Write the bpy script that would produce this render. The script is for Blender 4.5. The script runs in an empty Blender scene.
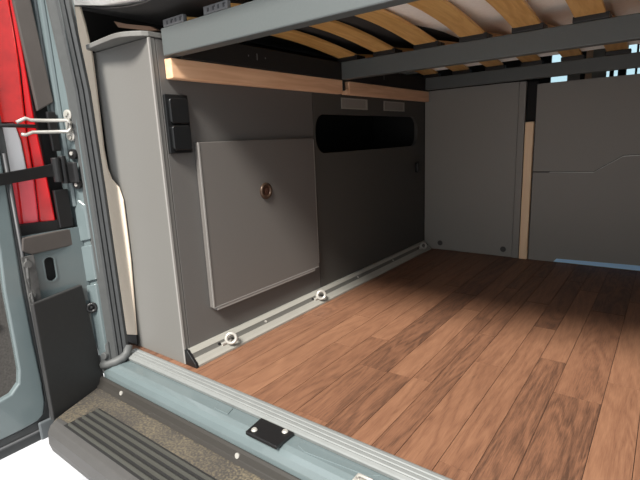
import bpy, bmesh, math, random
from mathutils import Vector, Matrix
random.seed(7)
S = bpy.context.scene
COL = S.collection

# ---------------------------------------------------------------- camera, world, sun, exposure
YAW, PITCH, ROLL, FPX = -0.6547, -0.2134, -0.045, 459.646
fw = Vector((math.sin(YAW)*math.cos(PITCH), math.cos(YAW)*math.cos(PITCH), math.sin(PITCH)))
r0 = Vector((math.cos(YAW), -math.sin(YAW), 0)); u0 = r0.cross(fw)
rt = math.cos(ROLL)*r0 + math.sin(ROLL)*u0
up = -math.sin(ROLL)*r0 + math.cos(ROLL)*u0
cam = bpy.data.objects.new('camera', bpy.data.cameras.new('camera'))
COL.objects.link(cam)
m = Matrix((rt, up, -fw)).transposed().to_4x4(); m.translation = Vector((1.0339, -0.7041, 0.5971))
cam.matrix_world = m
cam.data.sensor_width = 36; cam.data.lens = FPX/640*36; cam.data.clip_start = 0.02
S.camera = cam

W = bpy.data.worlds.new('sky'); S.world = W; W.use_nodes = True
bg = W.node_tree.nodes['Background']; bg.inputs[0].default_value = (0.90, 0.95, 1.0, 1); bg.inputs[1].default_value = 0.85
wt = W.node_tree; wc = wt.nodes.new('ShaderNodeTexCoord'); wsx = wt.nodes.new('ShaderNodeSeparateXYZ'); wr = wt.nodes.new('ShaderNodeValToRGB')
wt.links.new(wc.outputs['Generated'], wsx.inputs[0]); wt.links.new(wsx.outputs[2], wr.inputs[0]); wt.links.new(wr.outputs[0], bg.inputs[0])
wr.color_ramp.elements[0].position = .02; wr.color_ramp.elements[0].color = (.55, .57, .58, 1)
wr.color_ramp.elements[1].position = .5; wr.color_ramp.elements[1].color = (1.12, 1.15, 1.18, 1)
sun = bpy.data.objects.new('sun', bpy.data.lights.new('sun', 'SUN')); COL.objects.link(sun)
sun.data.energy = 5.6; sun.data.angle = math.radians(15); sun.data.color = (1, 0.95, 0.88)
sun.rotation_euler = Vector((-0.27, 0.90, -1.02)).to_track_quat('-Z', 'Y').to_euler()
sun.location = (2, -4, 4)
S.view_settings.view_transform = 'Standard'; S.view_settings.look = 'None'
S.view_settings.gamma = 1; S.view_settings.use_curve_mapping = False
S.view_settings.exposure = 0.72
S.cycles.max_bounces = 8; S.cycles.diffuse_bounces = 6

# ---------------------------------------------------------------- materials
def lin(c):
    return tuple(((x/255)/12.92 if x/255 < .04045 else ((x/255+.055)/1.055)**2.4) for x in c) + (1,)
def mat(name, rgb, rough=.5, metal=0, noise=0.0, scale=40, bump=0, stretch=(1, 1, 1), spec=.5, coat=0):
    M = bpy.data.materials.new(name); M.use_nodes = True; N = M.node_tree; b = N.nodes['Principled BSDF']
    b.inputs['Roughness'].default_value = rough; b.inputs['Metallic'].default_value = metal
    b.inputs['Specular IOR Level'].default_value = spec; b.inputs['Coat Weight'].default_value = coat
    c = lin(rgb); b.inputs['Base Color'].default_value = c
    if noise or bump:
        tc = N.nodes.new('ShaderNodeTexCoord'); mp = N.nodes.new('ShaderNodeMapping'); mp.inputs['Scale'].default_value = stretch
        nt = N.nodes.new('ShaderNodeTexNoise'); nt.inputs['Scale'].default_value = scale; nt.inputs['Detail'].default_value = 4
        N.links.new(tc.outputs['Object'], mp.inputs[0]); N.links.new(mp.outputs[0], nt.inputs['Vector'])
        if noise:
            r = N.nodes.new('ShaderNodeValToRGB'); e = r.color_ramp.elements
            e[0].position = .3; e[1].position = .7
            e[0].color = tuple(x*(1-noise) for x in c[:3]) + (1,); e[1].color = tuple(min(1, x*(1+noise)) for x in c[:3]) + (1,)
            N.links.new(nt.outputs[0], r.inputs[0]); N.links.new(r.outputs[0], b.inputs['Base Color'])
        if bump:
            bp = N.nodes.new('ShaderNodeBump'); bp.inputs['Strength'].default_value = bump; bp.inputs['Distance'].default_value = .002
            N.links.new(nt.outputs[0], bp.inputs['Height']); N.links.new(bp.outputs[0], b.inputs['Normal'])
    return M
GREY = mat('grey_laminate', (101, 100, 97), .55, noise=.05, scale=300, bump=.08)
GREYP = mat('grey_partition_laminate', (133, 130, 125), .5, noise=.04, scale=300, bump=.08)  # the cabinet's grey, lightened for the stronger light on the bulkhead
GREY_SHADE = mat('grey_laminate_shaded', (70, 69, 66), .6, noise=.05, scale=300, spec=.35)  # same laminate; shade on the far front is put into its colour
GREY3 = mat('grey_front_laminate', (88, 86, 84), .55, noise=.05, scale=300, bump=.08)  # end panel laminate, darkened for the weaker light on the front
GREY2 = mat('grey_laminate_edge', (133, 131, 128), .5)
DOORG = mat('grey_door_laminate', (95, 92, 89), .5, noise=.05, scale=300)
BEAM = mat('anthracite_metal', (83, 88, 88), .42, noise=.03, scale=200, spec=.5)
BLACK = mat('black_plastic', (20, 20, 21), .4)
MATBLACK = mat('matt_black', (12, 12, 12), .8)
SOCK = mat('socket_black', (25, 26, 27), .3)
ALU = mat('brushed_aluminium', (150, 149, 142), .42, .2, noise=.05, scale=20, stretch=(20, 1, 20))
STEEL = mat('zinc_steel', (176, 174, 168), .3, .4)
BRONZE = mat('bronze', (74, 58, 47), .4, .5)
PAINT = mat('blue_grey_paint', (94, 105, 107), .24, noise=.03, scale=12, coat=.6)
SEALG = mat('seal_grey_rubber', (76, 78, 78), .6, noise=.06, scale=60)
RUB = mat('rubber', (58, 60, 61), .5, noise=.1, scale=40)
PLG = mat('grey_plastic', (71, 66, 63), .5, noise=.08, scale=18)
MAT_ = mat('dark_cover_plastic', (40, 40, 40), .6, noise=.08, scale=80)
CREAM = mat('cream_ticking', (252, 248, 242), .9, noise=.04, scale=90, bump=.2)
TRIM = mat('beige_trim', (212, 197, 178), .7, noise=.02, scale=80)
SHEET = mat('black_felt', (48, 46, 45), .95, noise=.15, scale=9)
TAPE = mat('blue_tape', (172, 216, 254), .5)
STRIP = mat('threshold_white', (122, 125, 124), .42, .15, noise=.04, scale=30)
WHITEG = mat('white_ground', (164, 165, 168), .85, noise=.06, scale=30, bump=.6)
RED = mat('red_lens', (196, 6, 16), .22, coat=.3)
PINK = mat('pink_lens', (235, 72, 84), .25, noise=.12, scale=30, stretch=(1, 1, .3), coat=.3)
CLEAR = mat('white_lens', (226, 226, 228), .15, coat=1)
DARKW = mat('dark_interior_wall', (33, 32, 32), .85)
CARP = mat('carpet_panel', (71, 68, 65), .95, noise=.25, scale=200)
ROOFM = mat('headliner', (150, 145, 138), .9)
TAG = mat('tag_grey', (98, 99, 101), .6)
PRINT = mat('grey_print', (62, 63, 66), .6)

def wood(name, a, b_, rough=.5, sc=(3, 3, 3), axis=1, contrast=(.35, .7)):
    M = bpy.data.materials.new(name); M.use_nodes = True; N = M.node_tree; b = N.nodes['Principled BSDF']
    tc = N.nodes.new('ShaderNodeTexCoord'); mp = N.nodes.new('ShaderNodeMapping')
    s = [26, 26, 26]; s[axis] = 1.6; mp.inputs['Scale'].default_value = s
    nt = N.nodes.new('ShaderNodeTexNoise'); nt.inputs['Scale'].default_value = 3; nt.inputs['Detail'].default_value = 6; nt.inputs['Distortion'].default_value = .6
    r = N.nodes.new('ShaderNodeValToRGB'); e = r.color_ramp.elements
    e[0].position, e[1].position = contrast; e[0].color = lin(a); e[1].color = lin(b_)
    N.links.new(tc.outputs['Object'], mp.inputs[0]); N.links.new(mp.outputs[0], nt.inputs['Vector'])
    N.links.new(nt.outputs[0], r.inputs[0]); N.links.new(r.outputs[0], b.inputs['Base Color'])
    b.inputs['Roughness'].default_value = rough
    return M
SLATW = wood('slat_wood', (204, 154, 88), (228, 184, 116), .4)
BATTW = wood('beech_batten', (216, 170, 134), (234, 192, 156), .5)
BATTV = wood('beech_upright_lit', (240, 206, 168), (250, 218, 182), .5, axis=2)  # paler copy of the batten wood: light on the upright put into colour

def floor_mat():
    M = bpy.data.materials.new('walnut_planks'); M.use_nodes = True; N = M.node_tree; L = N.links; b = N.nodes['Principled BSDF']
    def n(t, **k):
        x = N.nodes.new(t)
        for a, v in k.items(): setattr(x, a, v)
        return x
    uv = n('ShaderNodeUVMap'); uv.uv_map = 'grain'
    at = n('ShaderNodeAttribute', attribute_name='tone')
    # cathedral grain: rings bent by noise
    mp = n('ShaderNodeMapping'); mp.inputs['Scale'].default_value = (9, 1.1, 1)
    L.new(uv.outputs[0], mp.inputs[0])
    n1 = n('ShaderNodeTexNoise'); n1.inputs['Scale'].default_value = 1.5; n1.inputs['Detail'].default_value = 2; n1.inputs['Distortion'].default_value = .5
    L.new(mp.outputs[0], n1.inputs['Vector'])
    mu = n('ShaderNodeMath', operation='MULTIPLY'); mu.inputs[1].default_value = 19; L.new(n1.outputs[0], mu.inputs[0])
    fr = n('ShaderNodeMath', operation='PINGPONG'); fr.inputs[1].default_value = 1; L.new(mu.outputs[0], fr.inputs[0])
    # long fine streaks
    mp2 = n('ShaderNodeMapping'); mp2.inputs['Scale'].default_value = (300, 16, 1); L.new(uv.outputs[0], mp2.inputs[0])
    n2 = n('ShaderNodeTexNoise'); n2.inputs['Scale'].default_value = 1.4; n2.inputs['Detail'].default_value = 7; n2.inputs['Roughness'].default_value = .68; L.new(mp2.outputs[0], n2.inputs['Vector'])
    # broad tone bands
    mp3 = n('ShaderNodeMapping'); mp3.inputs['Scale'].default_value = (14, 1.4, 1); mp3.inputs['Location'].default_value = (3, 5, 0); L.new(uv.outputs[0], mp3.inputs[0])
    n3 = n('ShaderNodeTexNoise'); n3.inputs['Scale'].default_value = 1.8; n3.inputs['Detail'].default_value = 3; n3.inputs['Distortion'].default_value = .8; L.new(mp3.outputs[0], n3.inputs['Vector'])
    def mad(a, k, c):
        x = n('ShaderNodeMath', operation='MULTIPLY_ADD'); L.new(a, x.inputs[0]); x.inputs[1].default_value = k
        if isinstance(c, float): x.inputs[2].default_value = c
        else: L.new(c, x.inputs[2])
        return x.outputs[0]
    v = mad(fr.outputs[0], .12, -.09)
    v = mad(n2.outputs[0], .62, v)
    v = mad(n3.outputs[0], .26, v)
    v = mad(at.outputs['Fac'], .19, v)
    r = n('ShaderNodeValToRGB'); e = r.color_ramp.elements
    e[0].position = .31; e[0].color = lin((68, 47, 36)); e[1].position = .80; e[1].color = lin((136, 100, 76))
    k = e.new(.5); k.color = lin((109, 76, 57))
    L.new(v, r.inputs[0]); L.new(r.outputs[0], b.inputs['Base Color'])
    b.inputs['Roughness'].default_value = .5
    bp = n('ShaderNodeBump'); bp.inputs['Strength'].default_value = .15; bp.inputs['Distance'].default_value = .001
    L.new(n2.outputs[0], bp.inputs['Height']); L.new(bp.outputs[0], b.inputs['Normal'])
    return M
FLOORM = floor_mat()

def worn_mat():
    M = mat('worn_black_step', (51, 50, 46), .55); N = M.node_tree; L = N.links; b = N.nodes['Principled BSDF']
    tc = N.nodes.new('ShaderNodeTexCoord')
    nt = N.nodes.new('ShaderNodeTexNoise'); nt.inputs['Scale'].default_value = 190; nt.inputs['Detail'].default_value = 3
    big = N.nodes.new('ShaderNodeTexNoise'); big.inputs['Scale'].default_value = 9; big.inputs['Detail'].default_value = 3
    sep = N.nodes.new('ShaderNodeSeparateXYZ'); L.new(tc.outputs['Object'], sep.inputs[0]); L.new(tc.outputs['Object'], nt.inputs[0]); L.new(tc.outputs['Object'], big.inputs[0])
    # dirt band lies along the inner half of the tread (y -0.19 .. -0.12)
    mr = N.nodes.new('ShaderNodeMapRange'); mr.inputs[1].default_value = -.200; mr.inputs[2].default_value = -.188; L.new(sep.outputs[1], mr.inputs[0])
    mul = N.nodes.new('ShaderNodeMath'); mul.operation = 'MULTIPLY'; L.new(nt.outputs[0], mul.inputs[0]); mx = N.nodes.new('ShaderNodeMapRange'); mx.inputs[1].default_value = -.16; mx.inputs[2].default_value = .02; mx.inputs[3].default_value = .55; L.new(sep.outputs[0], mx.inputs[0]); m2 = N.nodes.new('ShaderNodeMath'); m2.operation = 'MULTIPLY'; L.new(mr.outputs[0], m2.inputs[0]); L.new(mx.outputs[0], m2.inputs[1]); L.new(m2.outputs[0], mul.inputs[1])
    ad = N.nodes.new('ShaderNodeMath'); ad.operation = 'MULTIPLY_ADD'; L.new(big.outputs[0], ad.inputs[0]); ad.inputs[1].default_value = .22; L.new(mul.outputs[0], ad.inputs[2])
    r = N.nodes.new('ShaderNodeValToRGB'); e = r.color_ramp.elements
    e[0].position = .34; e[0].color = lin((60, 57, 54)); e[1].position = .68; e[1].color = lin((128, 117, 94))
    L.new(ad.outputs[0], r.inputs[0]); L.new(r.outputs[0], b.inputs['Base Color'])
    return M
WORN = worn_mat()

# ---------------------------------------------------------------- helpers
def link(o, parent=None, label=None, cat=None, group=None, kind=None):
    COL.objects.link(o)
    if parent: o.parent = parent
    if label: o['label'] = label
    if cat: o['category'] = cat
    if group: o['group'] = group
    if kind: o['kind'] = kind
    return o
def thing(name, label, cat, loc=(0, 0, 0), group=None):
    o = bpy.data.objects.new(name, None); o.empty_display_size = .05; o.location = loc
    return link(o, None, label, cat, group)
def build(name, bm, material, parent=None, smooth=False, bevel=0, seg=2, **k):
    bmesh.ops.recalc_face_normals(bm, faces=bm.faces)
    me = bpy.data.meshes.new(name); bm.to_mesh(me); bm.free()
    for x in (material if isinstance(material, list) else [material]): me.materials.append(x)
    if smooth:
        for p in me.polygons: p.use_smooth = True
    o = bpy.data.objects.new(name, me)
    if parent:                                    # meshes are written in world coordinates
        me.transform(Matrix.Translation(-Vector(parent_loc(parent))))
    if bevel:
        md = o.modifiers.new('bevel', 'BEVEL'); md.width = bevel; md.segments = seg; md.limit_method = 'ANGLE'; md.angle_limit = math.radians(35)
    return link(o, parent, **k)
def parent_loc(p):
    v = Vector((0, 0, 0))
    while p: v += p.location; p = p.parent
    return v
def NB(): return bmesh.new()
def box(bm, x0, x1, y0, y1, z0, z1, rot=None):
    vs = [bm.verts.new((x, y, z)) for x in (x0, x1) for y in (y0, y1) for z in (z0, z1)]
    for f in ((0, 1, 3, 2), (4, 6, 7, 5), (0, 4, 5, 1), (2, 3, 7, 6), (0, 2, 6, 4), (1, 5, 7, 3)): bm.faces.new([vs[i] for i in f])
    return vs
def B(*a):
    bm = NB(); box(bm, *a); return bm
def prism(bm, pts, d):
    """polygon of 3D points extruded by the vector d"""
    d = Vector(d); a = [bm.verts.new(p) for p in pts]; b = [bm.verts.new(Vector(p)+d) for p in pts]
    bm.faces.new(a); bm.faces.new(b[::-1])
    for i in range(len(a)):
        j = (i+1) % len(a); bm.faces.new((a[i], b[i], b[j], a[j]))
    return bm
def PR(pts, d): return prism(NB(), pts, d)
def extr(profile, axis, t0, t1):
    """profile of 2D points (the two other axes in order) swept along axis"""
    def p(q, t):
        v = list(q); v.insert(axis, t); return v
    d = [0, 0, 0]; d[axis] = t1-t0
    return PR([p(q, t0) for q in profile], d)
def cyl(bm, c, axis, r, h, n=24, r2=None):
    z = Vector(axis).normalized(); q = z.to_track_quat('Z', 'Y').to_matrix().to_4x4(); q.translation = Vector(c)+z*h/2
    bmesh.ops.create_cone(bm, cap_ends=True, segments=n, radius1=r, radius2=r if r2 is None else r2, depth=h, matrix=q)
    return bm
def torus(bm, c, axis, R, r, n=28, k=10, sx=1.0):
    z = Vector(axis).normalized(); q = z.to_track_quat('Z', 'Y').to_matrix()
    rows = []
    for i in range(n):
        a = 2*math.pi*i/n; row = []
        for j in range(k):
            b = 2*math.pi*j/k
            row.append(bm.verts.new(Vector(c)+q @ Vector(((R+r*math.cos(b))*math.cos(a), sx*(R+r*math.cos(b))*math.sin(a), r*math.sin(b)))))
        rows.append(row)
    for i in range(n):
        for j in range(k):
            bm.faces.new((rows[i][j], rows[(i+1) % n][j], rows[(i+1) % n][(j+1) % k], rows[i][(j+1) % k]))
    return bm
def tube(bm, pts, r, k=8):
    pts = [Vector(p) for p in pts]; rows = []
    for i, p in enumerate(pts):
        t = (pts[min(i+1, len(pts)-1)]-pts[max(i-1, 0)]).normalized(); q = t.to_track_quat('Z', 'Y').to_matrix()
        rows.append([bm.verts.new(p+q @ Vector((r*math.cos(2*math.pi*j/k), r*math.sin(2*math.pi*j/k), 0))) for j in range(k)])
    for i in range(len(rows)-1):
        for j in range(k): bm.faces.new((rows[i][j], rows[i][(j+1) % k], rows[i+1][(j+1) % k], rows[i+1][j]))
    bm.faces.new(rows[0][::-1]); bm.faces.new(rows[-1])
    return bm
def rrect(a0, a1, b0, b1, r, n=8):
    out = []
    for cx, cy, s in ((a1-r, b1-r, 0), (a0+r, b1-r, 90), (a0+r, b0+r, 180), (a1-r, b0+r, 270)):
        for i in range(n+1):
            t = math.radians(s+90*i/n); out.append((cx+r*math.cos(t), cy+r*math.sin(t)))
    return out
def holed(outer, inner, axis, t0, t1):
    """flat plate with a hole, swept along axis"""
    def p(q, t):
        v = list(q); v.insert(axis, t); return v
    bm = NB(); es = []
    for loop in (outer, inner):
        vs = [bm.verts.new(p(q, t0)) for q in loop]
        es += [bm.edges.new((vs[i], vs[(i+1) % len(vs)])) for i in range(len(vs))]
    bmesh.ops.triangle_fill(bm, use_beauty=True, use_dissolve=False, edges=es)
    d = [0, 0, 0]; d[axis] = t1-t0
    r = bmesh.ops.extrude_face_region(bm, geom=list(bm.faces))
    bmesh.ops.translate(bm, verts=[g for g in r['geom'] if isinstance(g, bmesh.types.BMVert)], vec=d)
    return bm
def struct(name, bm, m_, **k):
    return build(name, bm, m_, kind='structure', **k)

L = 1.572          # depth of the load space up to the bulkhead

# ---------------------------------------------------------------- the setting
g = B(-9, 9, -9, 12, -.62, -.60)
struct('ground', g, WHITEG)

# floor planks: real board joints, tone per board
def floor_planks():
    bm = NB(); uv = bm.loops.layers.uv.new('grain'); tn = bm.faces.layers.float.new('tone')
    xs = [-.27, -.20, -.135, -.06, 0.0, .063, .14, .203, .272, .342, .405, .494, .56, .61, .661, .737, .80, .863, .96, 1.03, 1.12, 1.19, 1.29, 1.36, 1.45]
    ends = {9: [.43, 1.02], 10: [-.0, .262, .95], 11: [.266, .80], 12: [.274, 1.1], 13: [.62, 1.3], 14: [.44, .98], 15: [.018, .762, 1.3],
            16: [.55, 1.2], 17: [.385, .99], 18: [.498, 1.14]}
    for i in range(len(xs)-1):
        e = [-.025]+(ends.get(i) or [random.uniform(.3, 1.2)])+[1.62]
        e = [q for n_, q in enumerate(e) if n_ == 0 or q > e[n_-1]+.01] if e[1] > -.01 else [-.025]+e[2:]
        for j in range(len(e)-1):
            g_ = .0007
            x0, x1, y0, y1 = xs[i]+g_, xs[i+1]-g_, e[j]+g_, e[j+1]-g_
            vs = [bm.verts.new(p) for p in ((x0, y0, 0), (x1, y0, 0), (x1, y1, 0), (x0, y1, 0))]
            lo = [bm.verts.new((v.co.x, v.co.y, -.003)) for v in vs]
            fs = [bm.faces.new(vs)]
            for k in range(4): fs.append(bm.faces.new((vs[k], lo[k], lo[(k+1) % 4], vs[(k+1) % 4])))
            t = random.random(); ox, oy = random.uniform(0, 40), random.uniform(0, 40)
            for f in fs:
                f[tn] = t
                for lp in f.loops: lp[uv].uv = (lp.vert.co.x+ox, lp.vert.co.y+oy)
    me = bpy.data.meshes.new('floor'); bm.to_mesh(me); bm.free(); me.materials.append(FLOORM)
    return link(bpy.data.objects.new('floor', me), kind='structure')
floor_planks()
struct('trim_1', B(-.27, 1.45, -.02, 1.62, -.03, -.003), mat('floor_joint', (50, 32, 23), .7))
# ribbed white edge profile at the rear of the floor
prof = [(-.018, -.012), (-.018, .003), (-.022, .0045), (-.028, .0045), (-.030, .003), (-.032, .0045), (-.039, .004), (-.041, .0025), (-.043, .0035), (-.050, .003), (-.052, .001), (-.054, .0015), (-.060, -.001), (-.062, -.004), (-.060, -.012)]
struct('trim_2', extr(prof, 0, -.215, 1.45), STRIP)
struct('floor_front', B(-.6, 1.6, 1.625, 4.1, -.04, -.01), DARKW)
# side walls, roof, cab end of the van interior
struct('wall_left', B(-.42, -.40, .0, 4.1, -.1, 1.9), DARKW)
struct('wall_right', B(1.45, 1.50, -.06, 4.1, -.1, 1.9), DARKW)
struct('ceiling', B(-.42, 1.5, -.06, 4.1, 1.9, 1.93), ROOFM)
fr = NB()
box(fr, -.42, 1.5, 4.08, 4.12, -.04, .985); box(fr, -.42, 1.5, 4.08, 4.12, 1.30, 1.9)
for a, b_ in ((-.42, .08), (.32, .36), (.54, .57), (.60, .66), (.72, .735), (.80, 1.5)):
    box(fr, a, b_, 4.08, 4.12, .985, 1.30)
struct('wall_front', fr, DARKW)
struct('trim_3', B(.22, .32, 4.075, 4.12, .985, 1.30), ROOFM)
struct('trim_4', B(.41, .515, 4.075, 4.12, .985, 1.30), ROOFM)
struct('trim_5', B(.36, .41, 4.07, 4.12, .985, 1.30), BATTW)
GL = bpy.data.materials.new('window_glass'); GL.use_nodes = True
gN = GL.node_tree; gb = gN.nodes['Principled BSDF']; gb.inputs['Transmission Weight'].default_value = 1; gb.inputs['Roughness'].default_value = 0
gb.inputs['IOR'].default_value = 1.02; gb.inputs['Base Color'].default_value = (.62, .88, .97, 1)
struct('window_1', B(-.42, 1.5, 4.095, 4.105, .985, 1.30), GL)

# ---------------------------------------------------------------- storage cabinet on the left
cab = thing('storage_cabinet', 'long grey built-in storage cabinet along the left side of the van, under the bed', 'cabinet', (-.1, .8, 0))
build('end_panel', PR([(-.262, 0, 0.0), (0.0, 0, 0.0), (0.0, 0, .858), (-.262, 0, .858)], (0, .018, 0)), GREY, cab, bevel=.0012)
build('edge_band', B(-.004, .0022, -.0012, .0045, 0.002, .858), GREY2, cab, label='light edge banding')
p1 = B(-.016, 0, .0198, .6335, .001, .858)
build('front_panel', p1, GREY3, cab, bevel=.0008)
build('front_panel', holed([(.636, .001), (1.566, .001), (1.566, .858), (.636, .858)], rrect(.645, 1.485, .549, .690, .055), 0, -.016, 0), GREY_SHADE, cab, label='front with the slot, its grey darkened for shade')
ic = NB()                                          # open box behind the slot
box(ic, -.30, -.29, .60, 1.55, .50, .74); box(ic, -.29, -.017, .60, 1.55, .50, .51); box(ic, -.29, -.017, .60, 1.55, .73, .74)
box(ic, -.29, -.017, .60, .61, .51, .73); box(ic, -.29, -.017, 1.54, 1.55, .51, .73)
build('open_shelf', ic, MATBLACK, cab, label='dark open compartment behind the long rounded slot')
lid = [(.002, 1.566), (.002, .0), (-.006, -.013), (-.026, -.030), (-.048, -.041), (-.068, -.045), (-.09, -.045), (-.17, -.038), (-.235, -.032), (-.244, -.024), (-.248, -.0), (-.262, .004), (-.262, 1.566)]
build('lid', PR([(x, y, .8595) for x, y in lid], (0, 0, .012)), GREY, cab, bevel=.0015)
# door
dr = build('door', B(.002, .020, .102, .603, .137, .606), DOORG, cab, bevel=.0015)
d2 = NB(); box(d2, .002, .0202, .114, .580, .127, .1362); box(d2, .002, .017, .6035, .612, .150, .601)
build('door_lip', d2, GREY2, dr, bevel=.001)
build('edge_band', B(.0195, .0215, .100, .1045, .137, .606), GREY2, dr)
build('edge_band', B(.0195, .0212, .1045, .603, .137, .1395), GREY2, dr)
kb = NB(); torus(kb, (.0215, .347, .449), (1, 0, 0), .0205, .006); build('knob', kb, BRONZE, dr, smooth=True, label='bronze ring pull')
kc = NB(); cyl(kc, (.019, .347, .449), (1, 0, 0), .0155, .004); cyl(kc, (.0225, .347, .449), (1, 0, 0), .007, .003); build('knob_centre', kc, mat('brown_button', (66, 42, 32), .45), dr)
# two flush metal-framed finger pulls
for y0, y1 in ((.812, 1.003), (1.143, 1.338)):
    f_ = holed([(y0, .712), (y1, .712), (y1, .753), (y0, .753)], [(y0+.005, .717), (y1-.012, .717), (y1-.012, .749), (y0+.005, .749)], 0, .001, .004)
    h = build('finger_pull', f_, ALU, cab, label='flush metal-framed finger pull')
    build('recess_plate', B(.0006, .002, y0+.004, y1-.01, .716, .750), GREYP, h)
build('latch', PR([(0.001, y, z) for y, z in rrect(1.455, 1.485, .415, .468, .012)], (.014, 0, 0)), BLACK, cab, bevel=.002)

# black double socket
so = thing('double_socket', 'black double socket with two stacked rocker covers on the cabinet face', 'socket', (0, .065, .581))
build('back_plate', PR([(.001, y, z) for y, z in rrect(.021, .090, .580, .727, .003)], (.009, 0, 0)), SOCK, so, bevel=.001)
for z in (.588, .655):
    build('socket_cover', PR([(.0105, y, z_) for y, z_ in rrect(.0275, .0835, z, z+.062, .009)], (.009, 0, 0)), SOCK, so, bevel=.002)

# ---------------------------------------------------------------- bed frame
bed = thing('bed_frame', 'anthracite metal bed frame with curved wooden slats across the van', 'bed frame', (.5, .8, .81))
def channel(x0, x1, y0, y1, z0, z1):
    return B(x0, x1, y0, y1, z0, z1)
build('crossbeam', channel(.010, 1.40, .030, .065, .816, .880), BEAM, bed, bevel=.003)
build('crossbeam', channel(.0345, 1.40, .772, .807, .812, .873), BEAM, bed, bevel=.003)
build('crossbeam', channel(.0345, 1.40, 1.500, 1.535, .815, .870), BEAM, bed, bevel=.003)
build('side_rail', B(.004, .034, .0655, 1.56, .8125, .872), MATBLACK, bed, bevel=.002)
for y, h_ in ((.30, .004), (.335, .018), (.37, .004), (1.09, .020)):
    build('rail_mark', B(.0341, .0348, y-.0015, y+.0015, .844-h_/2, .844+h_/2), TAG, bed)
cl = NB(); cyl(cl, (.018, .8032, .776), (0, 0, 1), .008, .036, 16); build('bolt', cl, BLACK, bed)
def slat(x1, y0, y1, rise, zend, n=18, w=.072, t=.009):
    bm = NB(); rows = []
    for i in range(n+1):
        s = i/n; y = y0+(y1-y0)*s; z = zend+rise*math.sin(math.pi*s)
        rows.append([bm.verts.new(q) for q in ((x1-w, y, z), (x1, y, z), (x1, y, z+t), (x1-w, y, z+t))])
    for i in range(n):
        for j in range(4): bm.faces.new((rows[i][j], rows[i][(j+1) % 4], rows[i+1][(j+1) % 4], rows[i+1][j]))
    bm.faces.new(rows[0]); bm.faces.new(rows[-1][::-1])
    return build('slat', bm, SLATW, bed, bevel=.001)
def holder(sl, x1, yc, zb, front=False):
    bm = B(x1-.076, x1+.002, yc-.006, yc+.006, zb, zb+.018) if front else B(x1-.076, x1+.009, yc-.014, yc+.014, zb, zb+.016)
    h = build('slat_holder', bm, TAG if front else BLACK, sl, bevel=.002)
    if front:
        k = NB()
        for q in range(4):
            xx = x1-.062+q*.017; box(k, xx, xx+.005, yc-.0072, yc-.0062, zb+.005, zb+.013)
            if q % 2: box(k, xx+.003, xx+.009, yc-.0072, yc-.0062, zb+.0105, zb+.013)
        build('moulded_mark', k, PRINT, h)
XS = [.094, .245, .398, .551, .706, .862, 1.017, 1.172, 1.327]
for x in XS:
    s1 = slat(x, .045, .787, .030, .885)
    holder(s1, x, .039, .8805, True); holder(s1, x, .785, .8735)
    s2 = slat(x, .793, 1.515, .024, .885)
    holder(s2, x, .816, .8735); holder(s2, x, 1.515, .8705)

# mattress: underside follows the slats, lifts and curls up at the left
def zlow(x):
    pts = [(-.38, 1.0), (-.30, .985), (-.15, .955), (.02, .936), (.2, .930), (1.4, .930)]
    for (a, p), (b_, q) in zip(pts, pts[1:]):
        if x <= b_: return p+(q-p)*max(0, (x-a)/(b_-a))
    return .93
bm = NB(); n = 24; rows = []
for i in range(n+1):
    x = -.38+1.78*i/n; z = zlow(x)
    rows.append([bm.verts.new(q) for q in ((x, -.03, z+.012), (x, -.018, z), (x, 1.42, z), (x, 1.505, .899), (x, 1.52, .915), (x, 1.52, z+.15), (x, -.03, z+.15))])
for i in range(n):
    for j in range(7): bm.faces.new((rows[i][j], rows[i][(j+1) % 7], rows[i+1][(j+1) % 7], rows[i+1][j]))
bm.faces.new(rows[0]); bm.faces.new(rows[-1][::-1])
mt = build('mattress', bm, CREAM, None, smooth=False, label='cream mattress lying on the slatted bed frame', cat='mattress')
# black felt sheet under the left end of the mattress
bm = NB(); rows = []
n = 20
for j in range(n+1):
    y = -.012+1.45*j/n; row = []
    xr = min(.39, .25+.17*max(0, y))
    for i in range(15):
        x = -.375+(xr+.375)*i/14
        sag = .012*math.exp(-((x+.05)/.12)**2)*math.exp(-((y-.1)/.2)**2)
        row.append(bm.verts.new((x, y, zlow(x)-.003-sag)))
    rows.append(row)
for j in range(n):
    for i in range(14): bm.faces.new((rows[j][i], rows[j][i+1], rows[j+1][i+1], rows[j+1][i]))
sh = build('felt_sheet', bm, SHEET, None, smooth=True, label='black felt sheet under the left part of the cream mattress', cat='sheet')
md = sh.modifiers.new('thick', 'SOLIDIFY'); md.thickness = .002; md.offset = 1

# wooden battens on the cabinet face carrying the bed
def batten(name, bm, material, label, loc):
    o = build(name, bm, material, None, bevel=.003, label=label, cat='batten', group='pale wooden battens')
    return o
batten('wooden_batten', B(.001, .028, .037, .788, .763, .812), BATTW, 'pale wooden batten on the cabinet above the black socket and grey door', 0)
bm = B(.001, .028, .832, 1.562, .763, .8115); box(bm, .001, .028, .816, .8318, .763, .784)
batten('wooden_batten', bm, BATTW, 'pale wooden batten with a notched end, above the two metal finger pulls', 0)

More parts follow.
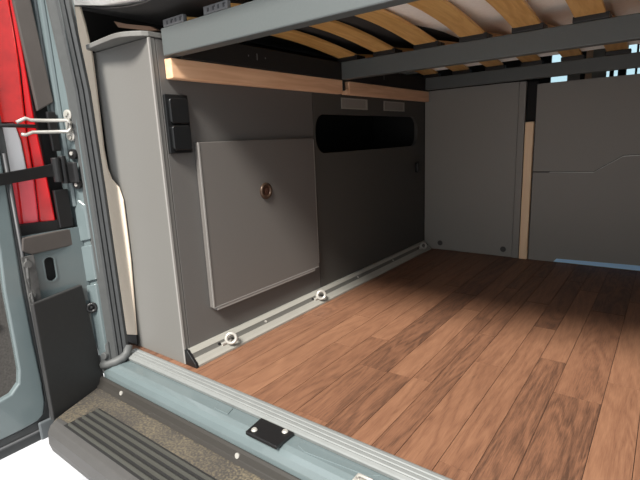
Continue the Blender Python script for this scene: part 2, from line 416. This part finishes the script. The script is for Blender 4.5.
# ---------------------------------------------------------------- bulkhead panels
pn = thing('partition_panel', 'plain grey partition panel left of the upright wooden batten, against the cabinet', 'panel', (.25, L, 0), 'grey partition panels')
build('board', B(.001, .455, L, L+.016, .001, .815), GREYP, pn, bevel=.0012)
build('edge_strip', B(.457, .486, L-.006, L+.016, .001, .813), GREYP, pn, bevel=.0015)
for x in (.091, .414):
    c_ = NB(); cyl(c_, (x, L-.0008, .037), (0, -1, 0), .0135, .003, 24); cyl(c_, (x, L-.0035, .037), (0, -1, 0), .006, .0015, 12)
    build('bolt_cap', c_, mat('dark_cap', (60, 58, 56), .5), pn, bevel=.0005)
pr_ = thing('partition_panel', 'grey partition panel right of the upright wooden batten with a bent seam line', 'panel', (1.0, L, 0), 'grey partition panels')
def gz(x): return .413 if x < .77 else (.413+(x-.77)/(.872-.77)*.067 if x < .872 else .480+(x-.872)*.05)
gx = [.531, .60, .70, .77, .82, .872, .95, 1.445]
build('lower_board', PR([(.531, L, .001)]+[(1.445, L, .001)]+[(x, L, gz(x)-.0025) for x in gx[::-1]], (0, .016, 0)), GREYP, pr_)
build('upper_board', PR([(1.445, L, .797), (.56, L, .797), (.531, L, .795)]+[(x, L, gz(x)+.0025) for x in gx], (0, .016, 0)), GREYP, pr_)
build('seam_backing', B(.535, 1.44, L+.0165, L+.02, .35, .55), MATBLACK, pr_)
sv = NB(); prism(sv, [(x, L+.004, gz(x)-.0022) for x in gx[1:]]+[(x, L+.004, gz(x)-.0004) for x in gx[:0:-1]], (0, .01, 0))
build('seam_edge', sv, STEEL, pr_, label='silver edge of the seam')
batten('wooden_batten', B(.490, .526, L-.012, L+.010, .001, .637), BATTV, 'upright pale wooden batten standing in the gap between the grey partition panels', 0)
build('gap_post', B(.4875, .5295, L+.018, L+.04, .001, .81), MATBLACK, None, label='black post behind the gap above the upright wooden batten', cat='post')
build('tape_strip', PR([(.640, L-.004, .004), (1.3, L-.004, .006), (1.3, L-.002, .034), (.652, L-.002, .0185)], (0, -.0012, 0)), TAPE, None, label='light blue tape strip along the foot of the right partition panel', cat='tape')

# ---------------------------------------------------------------- lashing rail with rings
rl = thing('lashing_rail', 'aluminium lashing rail on the floor along the foot of the cabinet', 'rail', (.02, .8, 0))
rp = [(.001, .0), (.001, .043), (.010, .043), (.0195, .033), (.0185, .0265), (.0235, .0215), (.030, .0225), (.040, .011), (.046, .006), (.046, .0)]
build('profile', PR([(x, .010, z+.0006) for x, z in rp], (0, 1.548, 0)), ALU, rl)
build('slot_lining', PR([(.0195, .0105, .0335), (.0188, .0105, .0268), (.0237, .0105, .0218), (.0303, .0105, .0228), (.026, .0105, .026), (.022, .0105, .030)], (0, 1.547, 0)), mat('slot_grey', (91, 90, 86), .5, .3), rl, label='grey slot')
build('end_cap', PR([(.000, .0, .0006), (.000, .0, .045), (.012, .0, .045), (.044, .0, .012), (.048, .0, .0006)], (0, .0095, 0)), BLACK, rl, bevel=.0015, label='black end cap')
for y in (.30, .86, 1.17):
    b_ = NB(); cyl(b_, (.024, y, .027), (1, 0, 1), .004, .003, 12); build('rivet', b_, STEEL, rl)
def ring(y, label):
    t = thing('lashing_ring', label, 'lashing ring', (.03, y, .02), group='lashing rings in the floor rail')
    b = NB(); torus(b, (.040, y, .036), (.75, -.6, .25), .0145, .0048); build('ring', b, STEEL, t, smooth=True)
    b = NB(); cyl(b, (.020, y, .022), (.7, 0, .7), .011, .010, 20); box(b, .020, .034, y-.028, y+.006, .021, .0275); build('base', b, STEEL, t, bevel=.001)
    b = NB(); cyl(b, (.024, y-.033, .026), (.7, 0, .7), .005, .003, 14); build('locking_pin', b, BLACK, t)
ring(.137, 'steel lashing ring in the floor rail nearest the black end cap')
ring(.583, 'steel lashing ring in the floor rail below the right edge of the cabinet door')
ring(1.475, 'steel lashing ring at the far end of the floor rail by the partition')

# ---------------------------------------------------------------- van body: sill and pillar
van = thing('van_body', 'blue-grey painted rear body of the van, sill and door pillar', 'van', (-.2, -.1, -.1))
sp = [(-.02, -.03), (-.058, -.0135), (-.070, -.0125), (-.092, -.013), (-.104, -.017), (-.112, -.026), (-.117, -.040), (-.119, -.060), (-.119, -.2), (-.02, -.2)]
build('sill', extr(sp, 0, -.236, 1.5), PAINT, van, smooth=False, bevel=.002, seg=3)
for pts in ([(.215, -.064), (.262, -.064), (.270, -.088), (.222, -.088)], [(.470, -.066), (.66, -.066), (.64, -.080), (.50, -.092), (.478, -.084)]):
    build('sill_pressing', PR([(x, y, -.0128) for x, y in pts], (0, 0, .0022)), PAINT, van, bevel=.001)
P0, P1 = (-.213, -.099), (-.300, -.128)             # painted pillar, facing rearwards
def pil(z): return (0, .03, 0)
build('pillar', PR([(P0[0], P0[1], -.03), (P0[0], P0[1], 1.9), (P1[0], P1[1], 1.9), (P1[0], P1[1], .3), (-.268, -.117, .22), (-.262, -.115, -.03)], (.004, .04, 0)), PAINT, van, bevel=.002)
rb = NB(); prism(rb, [(-.262, -.1165, .45), (-.250, -.1125, .45), (-.250, -.1125, 1.9), (-.262, -.1165, 1.9)], (-.003, -.009, 0))
prism(rb, [(-.285, -.124, .62), (-.272, -.120, .62), (-.272, -.120, 1.9), (-.285, -.124, 1.9)], (-.003, -.008, 0))
build('pillar_fold', rb, PAINT, van, bevel=.002)
lp = NB()
prism(lp, [(-.250, -.1125, .236), (-.217, -.1005, .245), (-.217, -.1005, .345), (-.250, -.1125, .338)], (-.002, -.008, 0))
prism(lp, [(-.217, -.1005, .233), (-.250, -.1125, .226), (-.252, -.113, .05), (-.232, -.107, .0), (-.217, -.1005, .03)], (-.002, -.010, 0))
prism(lp, [(-.250, -.1125, .352), (-.217, -.1005, .360), (-.217, -.1005, .455), (-.236, -.108, .47), (-.250, -.1125, .44)], (-.002, -.007, 0))
build('pillar_pressing', lp, PAINT, van, bevel=.003, seg=3)
# rear corner box with the oval hole
hole = [(-.2065+.0125*math.cos(t)*1.0, .297+.012*math.sin(t)+(.020 if math.sin(t) > 0 else -.020)) for t in [2*math.pi*i/24+.01 for i in range(24)]]
bx = holed([(-.282, .05), (-.112, .05), (-.112, .395), (-.282, .395)], hole, 0, -.252, -.248)
build('corner_panel', bx, PAINT, van)
build('corner_cavity', B(-.30, -.262, -.28, -.12, .04, .42), MATBLACK, van)
hr = holed([(y*1.0+(y+.2065)*.30, .297+(z-.297)*1.14) for y, z in hole], hole, 0, -.2478, -.2468)
build('hole_rim', hr, PAINT, van, bevel=.0006)
build('jamb_plate', B(-.31, -.290, -.19, -.118, .38, 1.9), MATBLACK, van)
jb = NB(); box(jb, -.262, -.250, -.165, -.128, .398, .50); build('jamb_block', jb, BLACK, van, bevel=.003)
build('jamb_block', B(-.262, -.252, -.150, -.128, .60, .70), BLACK, van, bevel=.003)
build('corner_strip', PR([(-.2586, -.168, .700), (-.259, -.181, .96), (-.260, -.200, 1.9), (-.258, -.155, 1.9), (-.2563, -.141, .96), (-.2558, -.126, .724)], (-.012, 0, 0)), PLG, van, bevel=.003, label='taupe plastic strip beside the tail light')
build('corner_trim', PR([(-.236, -.268, .360), (-.2366, -.262, .392), (-.2497, -.1236, .395), (-.2489, -.1315, .347), (-.238, -.2465, .346)], (-.012, 0, 0)), PLG, van, bevel=.003, label='taupe plastic trim under the tail light')
# cable / bracket odds at the hinge
br = NB(); box(br, -.246, -.238, -.272, -.243, .20, .345); cyl(br, (-.236, -.262, .325), (1, 0, 0), .010, .006, 16); cyl(br, (-.236, -.264, .245), (1, 0, 0), .008, .006, 16); tube(br, [(-.236, -.262, .34), (-.230, -.268, .29), (-.232, -.266, .24), (-.236, -.262, .20)], .004)
build('hinge_bracket', br, mat('dusty_metal', (91, 91, 90), .5, .4, noise=.3, scale=60), van, bevel=.001)
build('corner_cover', PR([(-.186, -.283, .235), (-.234, -.139, .237), (-.2425, -.112, -.085), (-.185, -.285, -.085)], (-.012, -.004, 0)), MAT_, van, bevel=.003, label='dark plastic cover under the corner panel')
ck = NB(); torus(ck, (-.232, -.1235, .165), (1, -.5, 0), .011, .005); cyl(ck, (-.236, -.122, .165), (1, -.5, 0), .008, .006); build('cover_clip', ck, BLACK, van, smooth=True)

# weather seal
ws = thing('weather_seal', 'dark grey rubber door seal running down the van pillar to the sill', 'seal', (-.2, -.07, 0))
def sealprof(z): return [(-.2135, -.098), (-.209, -.0835), (-.2035, -.0835), (-.2035, -.079), (-.2065, -.0775), (-.1995, -.0735), (-.1975, -.068), (-.2045, -.0665), (-.1975, -.064), (-.1935, -.056), (-.196, -.048), (-.206, -.045), (-.218, -.09)]
def loft(name, prof, path, material, parent, **k):
    bm = NB(); rows = []
    for off, sc in path:
        rows.append([bm.verts.new((x+off[0], y+off[1], off[2])) for x, y in prof])
    for i in range(len(rows)-1):
        for j in range(len(prof)): bm.faces.new((rows[i][j], rows[i][(j+1) % len(prof)], rows[i+1][(j+1) % len(prof)], rows[i+1][j]))
    bm.faces.new(rows[0]); bm.faces.new(rows[-1][::-1])
    return build(name, bm, material, parent, **k)
path = [((0, 0, -.010), 1), ((-.0005, 0, .2), 1), ((-.0015, 0, .5), 1), ((-.0015, -.003, .75), 1), ((-.007, -.017, .98), 1), ((-.02, -.04, 1.88), 1)]
loft('bulb', [(-0.2115, -0.0865), (-0.2065, -0.0875), (-0.2040, -0.0830), (-0.2090, -0.0805), (-0.2090, -0.0795), (-0.2015, -0.0775), (-0.1995, -0.0715), (-0.2075, -0.0700), (-0.2075, -0.0685), (-0.2000, -0.0670), (-0.1960, -0.0600), (-0.1990, -0.0510), (-0.2130, -0.0490), (-0.2190, -0.0840)], path, RUB, ws)
loft('flange', [(-.2145, -.1035), (-.2075, -.0845), (-.212, -.080), (-.224, -.103)], path, SEALG, ws, label='lighter grey flange')
ft = NB(); tube(ft, [(-.203, -.050, .03), (-.198, -.060, .008), (-.196, -.075, .0), (-.203, -.092, -.006), (-.222, -.108, -.012), (-.238, -.116, -.016)], .013, 10)
build('corner_boot', ft, SEALG, ws, smooth=True)
f2 = NB(); cyl(f2, (-.222, -.108, .018), (.35, -1, 0), .010, .012, 18); build('corner_clip', f2, SEALG, ws, bevel=.002)
lf = NB(); prism(lf, [(-.212, -.099, .06), (-.25, -.112, .01), (-.258, -.115, -.04), (-.212, -.100, -.05)], (0, -.008, 0)); build('corner_flap', lf, SEALG, ws, bevel=.003)

# beige inner trim beside the cabinet
it = [(-.34, 1.9), (-.295, 1.03), (-.268, .93), (-.254, .851), (-.258, .734), (-.264, .597), (-.259, .545), (-.245, .515), (-.212, .492), (-.198, .455), (-.201, .281), (-.224, .040), (-.33, .020), (-.36, .5)]
build('inner_trim', PR([(x, -.009, z) for x, z in it], (0, .005, 0)), TRIM, None, bevel=.0015, label='beige plastic inner trim between door seal and cabinet end', cat='trim panel')
build('trim_foot', PR([(x, -.008, z) for x, z in [(-.224, .0385), (-.228, .0055), (-.33, .0055), (-.33, .0185)]], (0, .005, 0)), MATBLACK, bpy.data.objects['inner_trim'], label='black foot under the beige trim')

# ---------------------------------------------------------------- tail light
tl = thing('tail_light', 'red tail light with pink and white lenses left of the van pillar', 'tail light', (-.28, -.2, .4))
def LP(s, z): return (-.2706-.0395*s/.12*1.0, -.165-.0948*s/.12, z)   # s runs outwards along the lens face
def lens(name, pts, th, m_, out=0.0, **k):
    nx, ny = .923, -.385
    return build(name, PR([(LP(s, z)[0]+nx*out, LP(s, z)[1]+ny*out, z) for s, z in pts], (-nx*th, -ny*th, 0)), m_, tl, bevel=.003, **k)
lens('housing', [(-.003, .372), (.22, .372), (.24, 1.2), (.003, 1.2), (.003, .70)], .03, mat('lamp_housing', (58, 8, 10), .4), -.012)
lens('lens', [(-.002, .378), (.045, .374), (.034, .55), (.034, .64), (.022, .80), (.020, 1.2), (.010, 1.2), (.010, .68), (.004, .56)], .012, RED, .004, label='deep red lens strip')
lens('lens', [(.047, .376), (.2, .378), (.2, .545), (.0365, .545)], .012, PINK, .002, label='pink red lower lens')
lens('lens', [(.052, .547), (.19, .547), (.19, .672), (.062, .672), (.054, .63)], .012, CLEAR, .003, label='white reversing lens')
lens('lens', [(.0365, .547), (.050, .547), (.052, .632), (.062, .675), (.19, .675), (.19, 1.2), (.0215, 1.2), (.024, .83), (.036, .64)], .012, mat('orange_red_lens', (226, 36, 34), .22, noise=.3, scale=12, coat=.3), .002, label='orange red upper lens')
lens('lens_ridge', [(.085, .41), (.09, .41), (.083, .535), (.078, .535)], .004, RED, .006)
lens('lens_base', [(.05, .345), (.2, .345), (.2, .371), (.05, .371)], .016, mat('pale_grey_base', (124, 124, 123), .5), -.001, label='pale grey base')

# ---------------------------------------------------------------- striker bracket and check strap on the pillar
lb = thing('striker_bracket', 'pale steel looped striker bracket on the van pillar, with two screws', 'bracket', (-.23, -.11, .64))
b = NB()
for z in (.690, .637): cyl(b, (-.231, -.104, z), (.3, -1, 0), .0135, .008, 20)
box(b, -.244, -.222, -.1125, -.107, .637, .690)
build('mounting_plate', b, STEEL, lb, bevel=.0015)
for z in (.693, .633):
    b = NB(); cyl(b, (-.2285, -.112, z), (.3, -1, 0), .0065, .004, 14); build('screw', b, ALU, lb, bevel=.0008)
b = NB(); tube(b, [(-.246, -.225, .672), (-.244, -.205, .682), (-.242, -.195, .677), (-.236, -.16, .676), (-.222, -.118, .676), (-.214, -.112, .670), (-.214, -.112, .654), (-.222, -.118, .648), (-.236, -.16, .648), (-.242, -.195, .648), (-.244, -.21, .642), (-.246, -.22, .644)], .0045, 10)
build('loop', b, STEEL, lb, smooth=True)
b = NB(); tube(b, [(-.237, -.34, .666), (-.242, -.23, .664), (-.240, -.185, .662)], .0045, 8); build('rod', b, BLACK, lb, smooth=True, label='thin black rod')
cs = thing('door_check_strap', 'black door check strap bolted to the van pillar below the steel bracket', 'door strap', (-.23, -.12, .54))
build('arm', PR([(-.2285, -.345, .520), (-.2285, -.345, .547), (-.2415, -.175, .566), (-.2415, -.148, .571), (-.2415, -.145, .533), (-.2415, -.175, .536)], (-.005, 0, 0)), BLACK, cs, bevel=.0015)
build('bracket', PR([(-.252, -.124, .515), (-.213, -.111, .515), (-.213, -.111, .570), (-.252, -.124, .570)], (-.004, -.010, 0)), BLACK, cs, bevel=.003)
b = NB(); cyl(b, (-.242, -.152, .521), (0, 0, 1), .011, .062, 16); cyl(b, (-.244, -.134, .515), (0, 0, 1), .009, .072, 16); build('hinge_barrel', b, BLACK, cs, bevel=.001)
for z in (.590, .512):
    b = NB(); cyl(b, (-.231, -.107, z), (.3, -1, 0), .0135, .008, 20); build('bolt_ear', b, BLACK, cs)
for z in (.592, .510):
    b = NB(); cyl(b, (-.229, -.1135, z), (.3, -1, 0), .005, .004, 14); build('bolt', b, STEEL, cs)

# ---------------------------------------------------------------- open rear door at the far left (folded out square to the van)
rd = thing('rear_door', 'blue-grey painted rear door standing open at the left edge', 'door', (-.25, -.6, -.15))
out = [(-.60, -.098)]+[(-.3245-.0, -.098)]+[(-.300, -.092), (-.284, -.075), (-.278, -.05), (-.2775, .0), (-.278, .4), (-.2765, .62), (-.285, 1.88), (-1.0, 1.88), (-1.0, -.098)]
outer = [(-1.0, -.100), (-.40, -.101), (-.340, -.100), (-.305, -.096), (-.286, -.082), (-.2785, -.055), (-.2765, .0), (-.279, .12), (-.2805, .26), (-.276, .44), (-.273, .61), (-.290, 1.88), (-1.0, 1.88)]
inner = [(-.95, .0), (-.378, .0), (-.350, .006), (-.330, .026), (-.3235, .06), (-.3225, .12), (-.3215, .27), (-.316, .36), (-.312, .8), (-.33, 1.2), (-.95, 1.2)]
build('door_frame', holed(outer, inner, 0, -.262, -.240), PAINT, rd, bevel=.005, seg=3)
build('inner_panel', PR([(-.256, y, z) for y, z in inner], (-.01, 0, 0)), CARP, rd, label='grey carpet-like inner panel')
b = NB(); cyl(b, (-.2555, -.352, .186), (1, 0, 0), .011, .003, 18); build('panel_plug', b, BLACK, rd)
so_ = [(-1.0, -.1015), (-.40, -.1025), (-.338, -.1015), (-.304, -.0975), (-.285, -.083), (-.277, -.055), (-.275, .0), (-.2775, .12), (-.279, .26), (-.2745, .44), (-.2715, .61), (-.288, 1.88)]
so2 = [(-.262, 1.88), (-.256, .61), (-.2585, .44), (-.2585, .2), (-.2585, .0), (-.2585, -.13), (-.266, -.152), (-.285, -.155), (-1.0, -.155)]
build('door_seal', PR([(-.246, y, z) for y, z in so_+so2], (-.012, 0, 0)), RUB, rd, bevel=.003, label='black rubber door seal')
b = NB(); tube(b, [(-.2425, -1.0, -.125), (-.2425, -.30, -.125), (-.2425, -.272, -.115), (-.2425, -.268, -.08), (-.2425, -.268, .2), (-.2425, -.266, .6)], .004); build('seal_bead', b, mat('seal_bead', (65, 66, 68), .5), rd, smooth=True)
b = NB(); box(b, -.243, -.232, -.305, -.248, -.150, -.100); build('corner_buffer', b, mat('buffer', (80, 85, 88), .5), rd, bevel=.004)

# ---------------------------------------------------------------- rear bumper with ribbed step
bp_ = thing('rear_bumper', 'dark plastic rear bumper with a worn ribbed step below the sill', 'bumper', (.5, -.2, -.15))
pf = [(-.1195, -.056), (-.127, -.054), (-.133, -.067), (-.142, -.072), (-.260, -.0725), (-.285, -.0735), (-.300, -.080), (-.309, -.096), (-.311, -.125), (-.305, -.15), (-.28, -.17), (-.1195, -.17)]
def bsweep():
    bm = NB(); rows = []
    for t in range(2):
        x = 1.5 if t else None
        rows.append([bm.verts.new(((x if x else max(-.244, -.244+(-.115-y)*.42)), y, z)) for y, z in pf])
    k = len(pf)
    for j in range(k): bm.faces.new((rows[0][j], rows[0][(j+1) % k], rows[1][(j+1) % k], rows[1][j]))
    bm.faces.new(rows[0][::-1]); bm.faces.new(rows[1])
    return bm
build('bumper_shell', bsweep(), WORN, bp_, bevel=.004, seg=3)
gr = NB()
for i in range(5):
    y = -.206-.0178*i; x0 = -.116+.001*i
    pr2 = [(y-.0058, -.0735), (y-.0022, -.0672), (y, -.0662), (y+.0022, -.0672), (y+.0058, -.0735)]
    a = [gr.verts.new((x0, p_, z)) for p_, z in pr2]; c_ = [gr.verts.new((1.45, p_, z)) for p_, z in pr2]
    for j in range(4): gr.faces.new((a[j], a[j+1], c_[j+1], c_[j]))
    gr.faces.new(a); gr.faces.new(c_[::-1])
build('step_ribs', gr, mat('rib_plastic', (61, 61, 57), .28), bp_)
build('step_mat', B(-.120, 1.45, -.288, -.197, -.0728, -.0718), mat('rib_floor', (33, 33, 33), .6), bp_)
build('bumper_face', extr([(-.276, -.0722), (-.288, -.0728), (-.3025, -.079), (-.3115, -.096), (-.3135, -.125), (-.3075, -.152), (-.300, -.152), (-.300, -.10), (-.285, -.08)], 0, -.165, 1.5), mat('bumper_grey', (65, 64, 63), .55, noise=.05, scale=40), bp_, bevel=.003)
for x in (-.118, .345):
    b = NB(); cyl(b, (x, -.1315, -.060), (0, -1, .4), .006, .004, 14); build('screw', b, STEEL, bp_)

build('lip_strip', extr([(-.1195, -.050), (-.124, -.047), (-.130, -.052), (-.136, -.066), (-.146, -.070), (-.1195, -.070)], 0, -.240, 1.5), mat('lip_plastic', (48, 46, 43), .45), bp_, bevel=.0015, label='dark inner lip of the step')
# striker plate on the sill
kp = thing('striker_plate', 'black square striker plate with two screws on the painted sill', 'plate', (.404, -.092, -.01))
build('plate', PR([(.354, -.064, -.0105), (.450, -.064, -.0105), (.4495, -.120, -.0105), (.361, -.1195, -.0105)], (0, 0, .0085)), BLACK, kp, bevel=.002)
for x, y in ((.374, -.105), (.433, -.073)):
    b = NB(); cyl(b, (x, y, -.0022), (0, 0, 1), .0072, .0035, 18, r2=.005); build('screw', b, STEEL, kp, bevel=.0005)

# small steel latch catch further along the sill
lc = thing('latch_catch', 'small steel latch catch on the painted sill right of the black plate', 'catch', (.647, -.095, -.01))
b = NB(); box(b, .622, .672, -.1035, -.083, -.0125, -.0095); build('base_plate', b, STEEL, lc, bevel=.001)
b = NB(); tube(b, [(.630, -.096, -.011), (.630, -.096, -.004), (.634, -.096, .0), (.660, -.096, .0), (.664, -.096, -.004), (.664, -.096, -.011)], .003); build('catch_loop', b, STEEL, lc, smooth=True)
# brown timber edge seen behind the cabinet lid
build('timber_strip', PR([(-.225, .05, .9415), (-.205, .05, .922), (-.06, .05, .889), (-.03, .05, .886), (-.06, .05, .900), (-.17, .05, .925)], (0, .012, 0)), mat('brown_timber', (130, 100, 80), .6), None, bevel=.001, label='thin brown timber strip lying behind the curved edge of the cabinet lid', cat='strip')
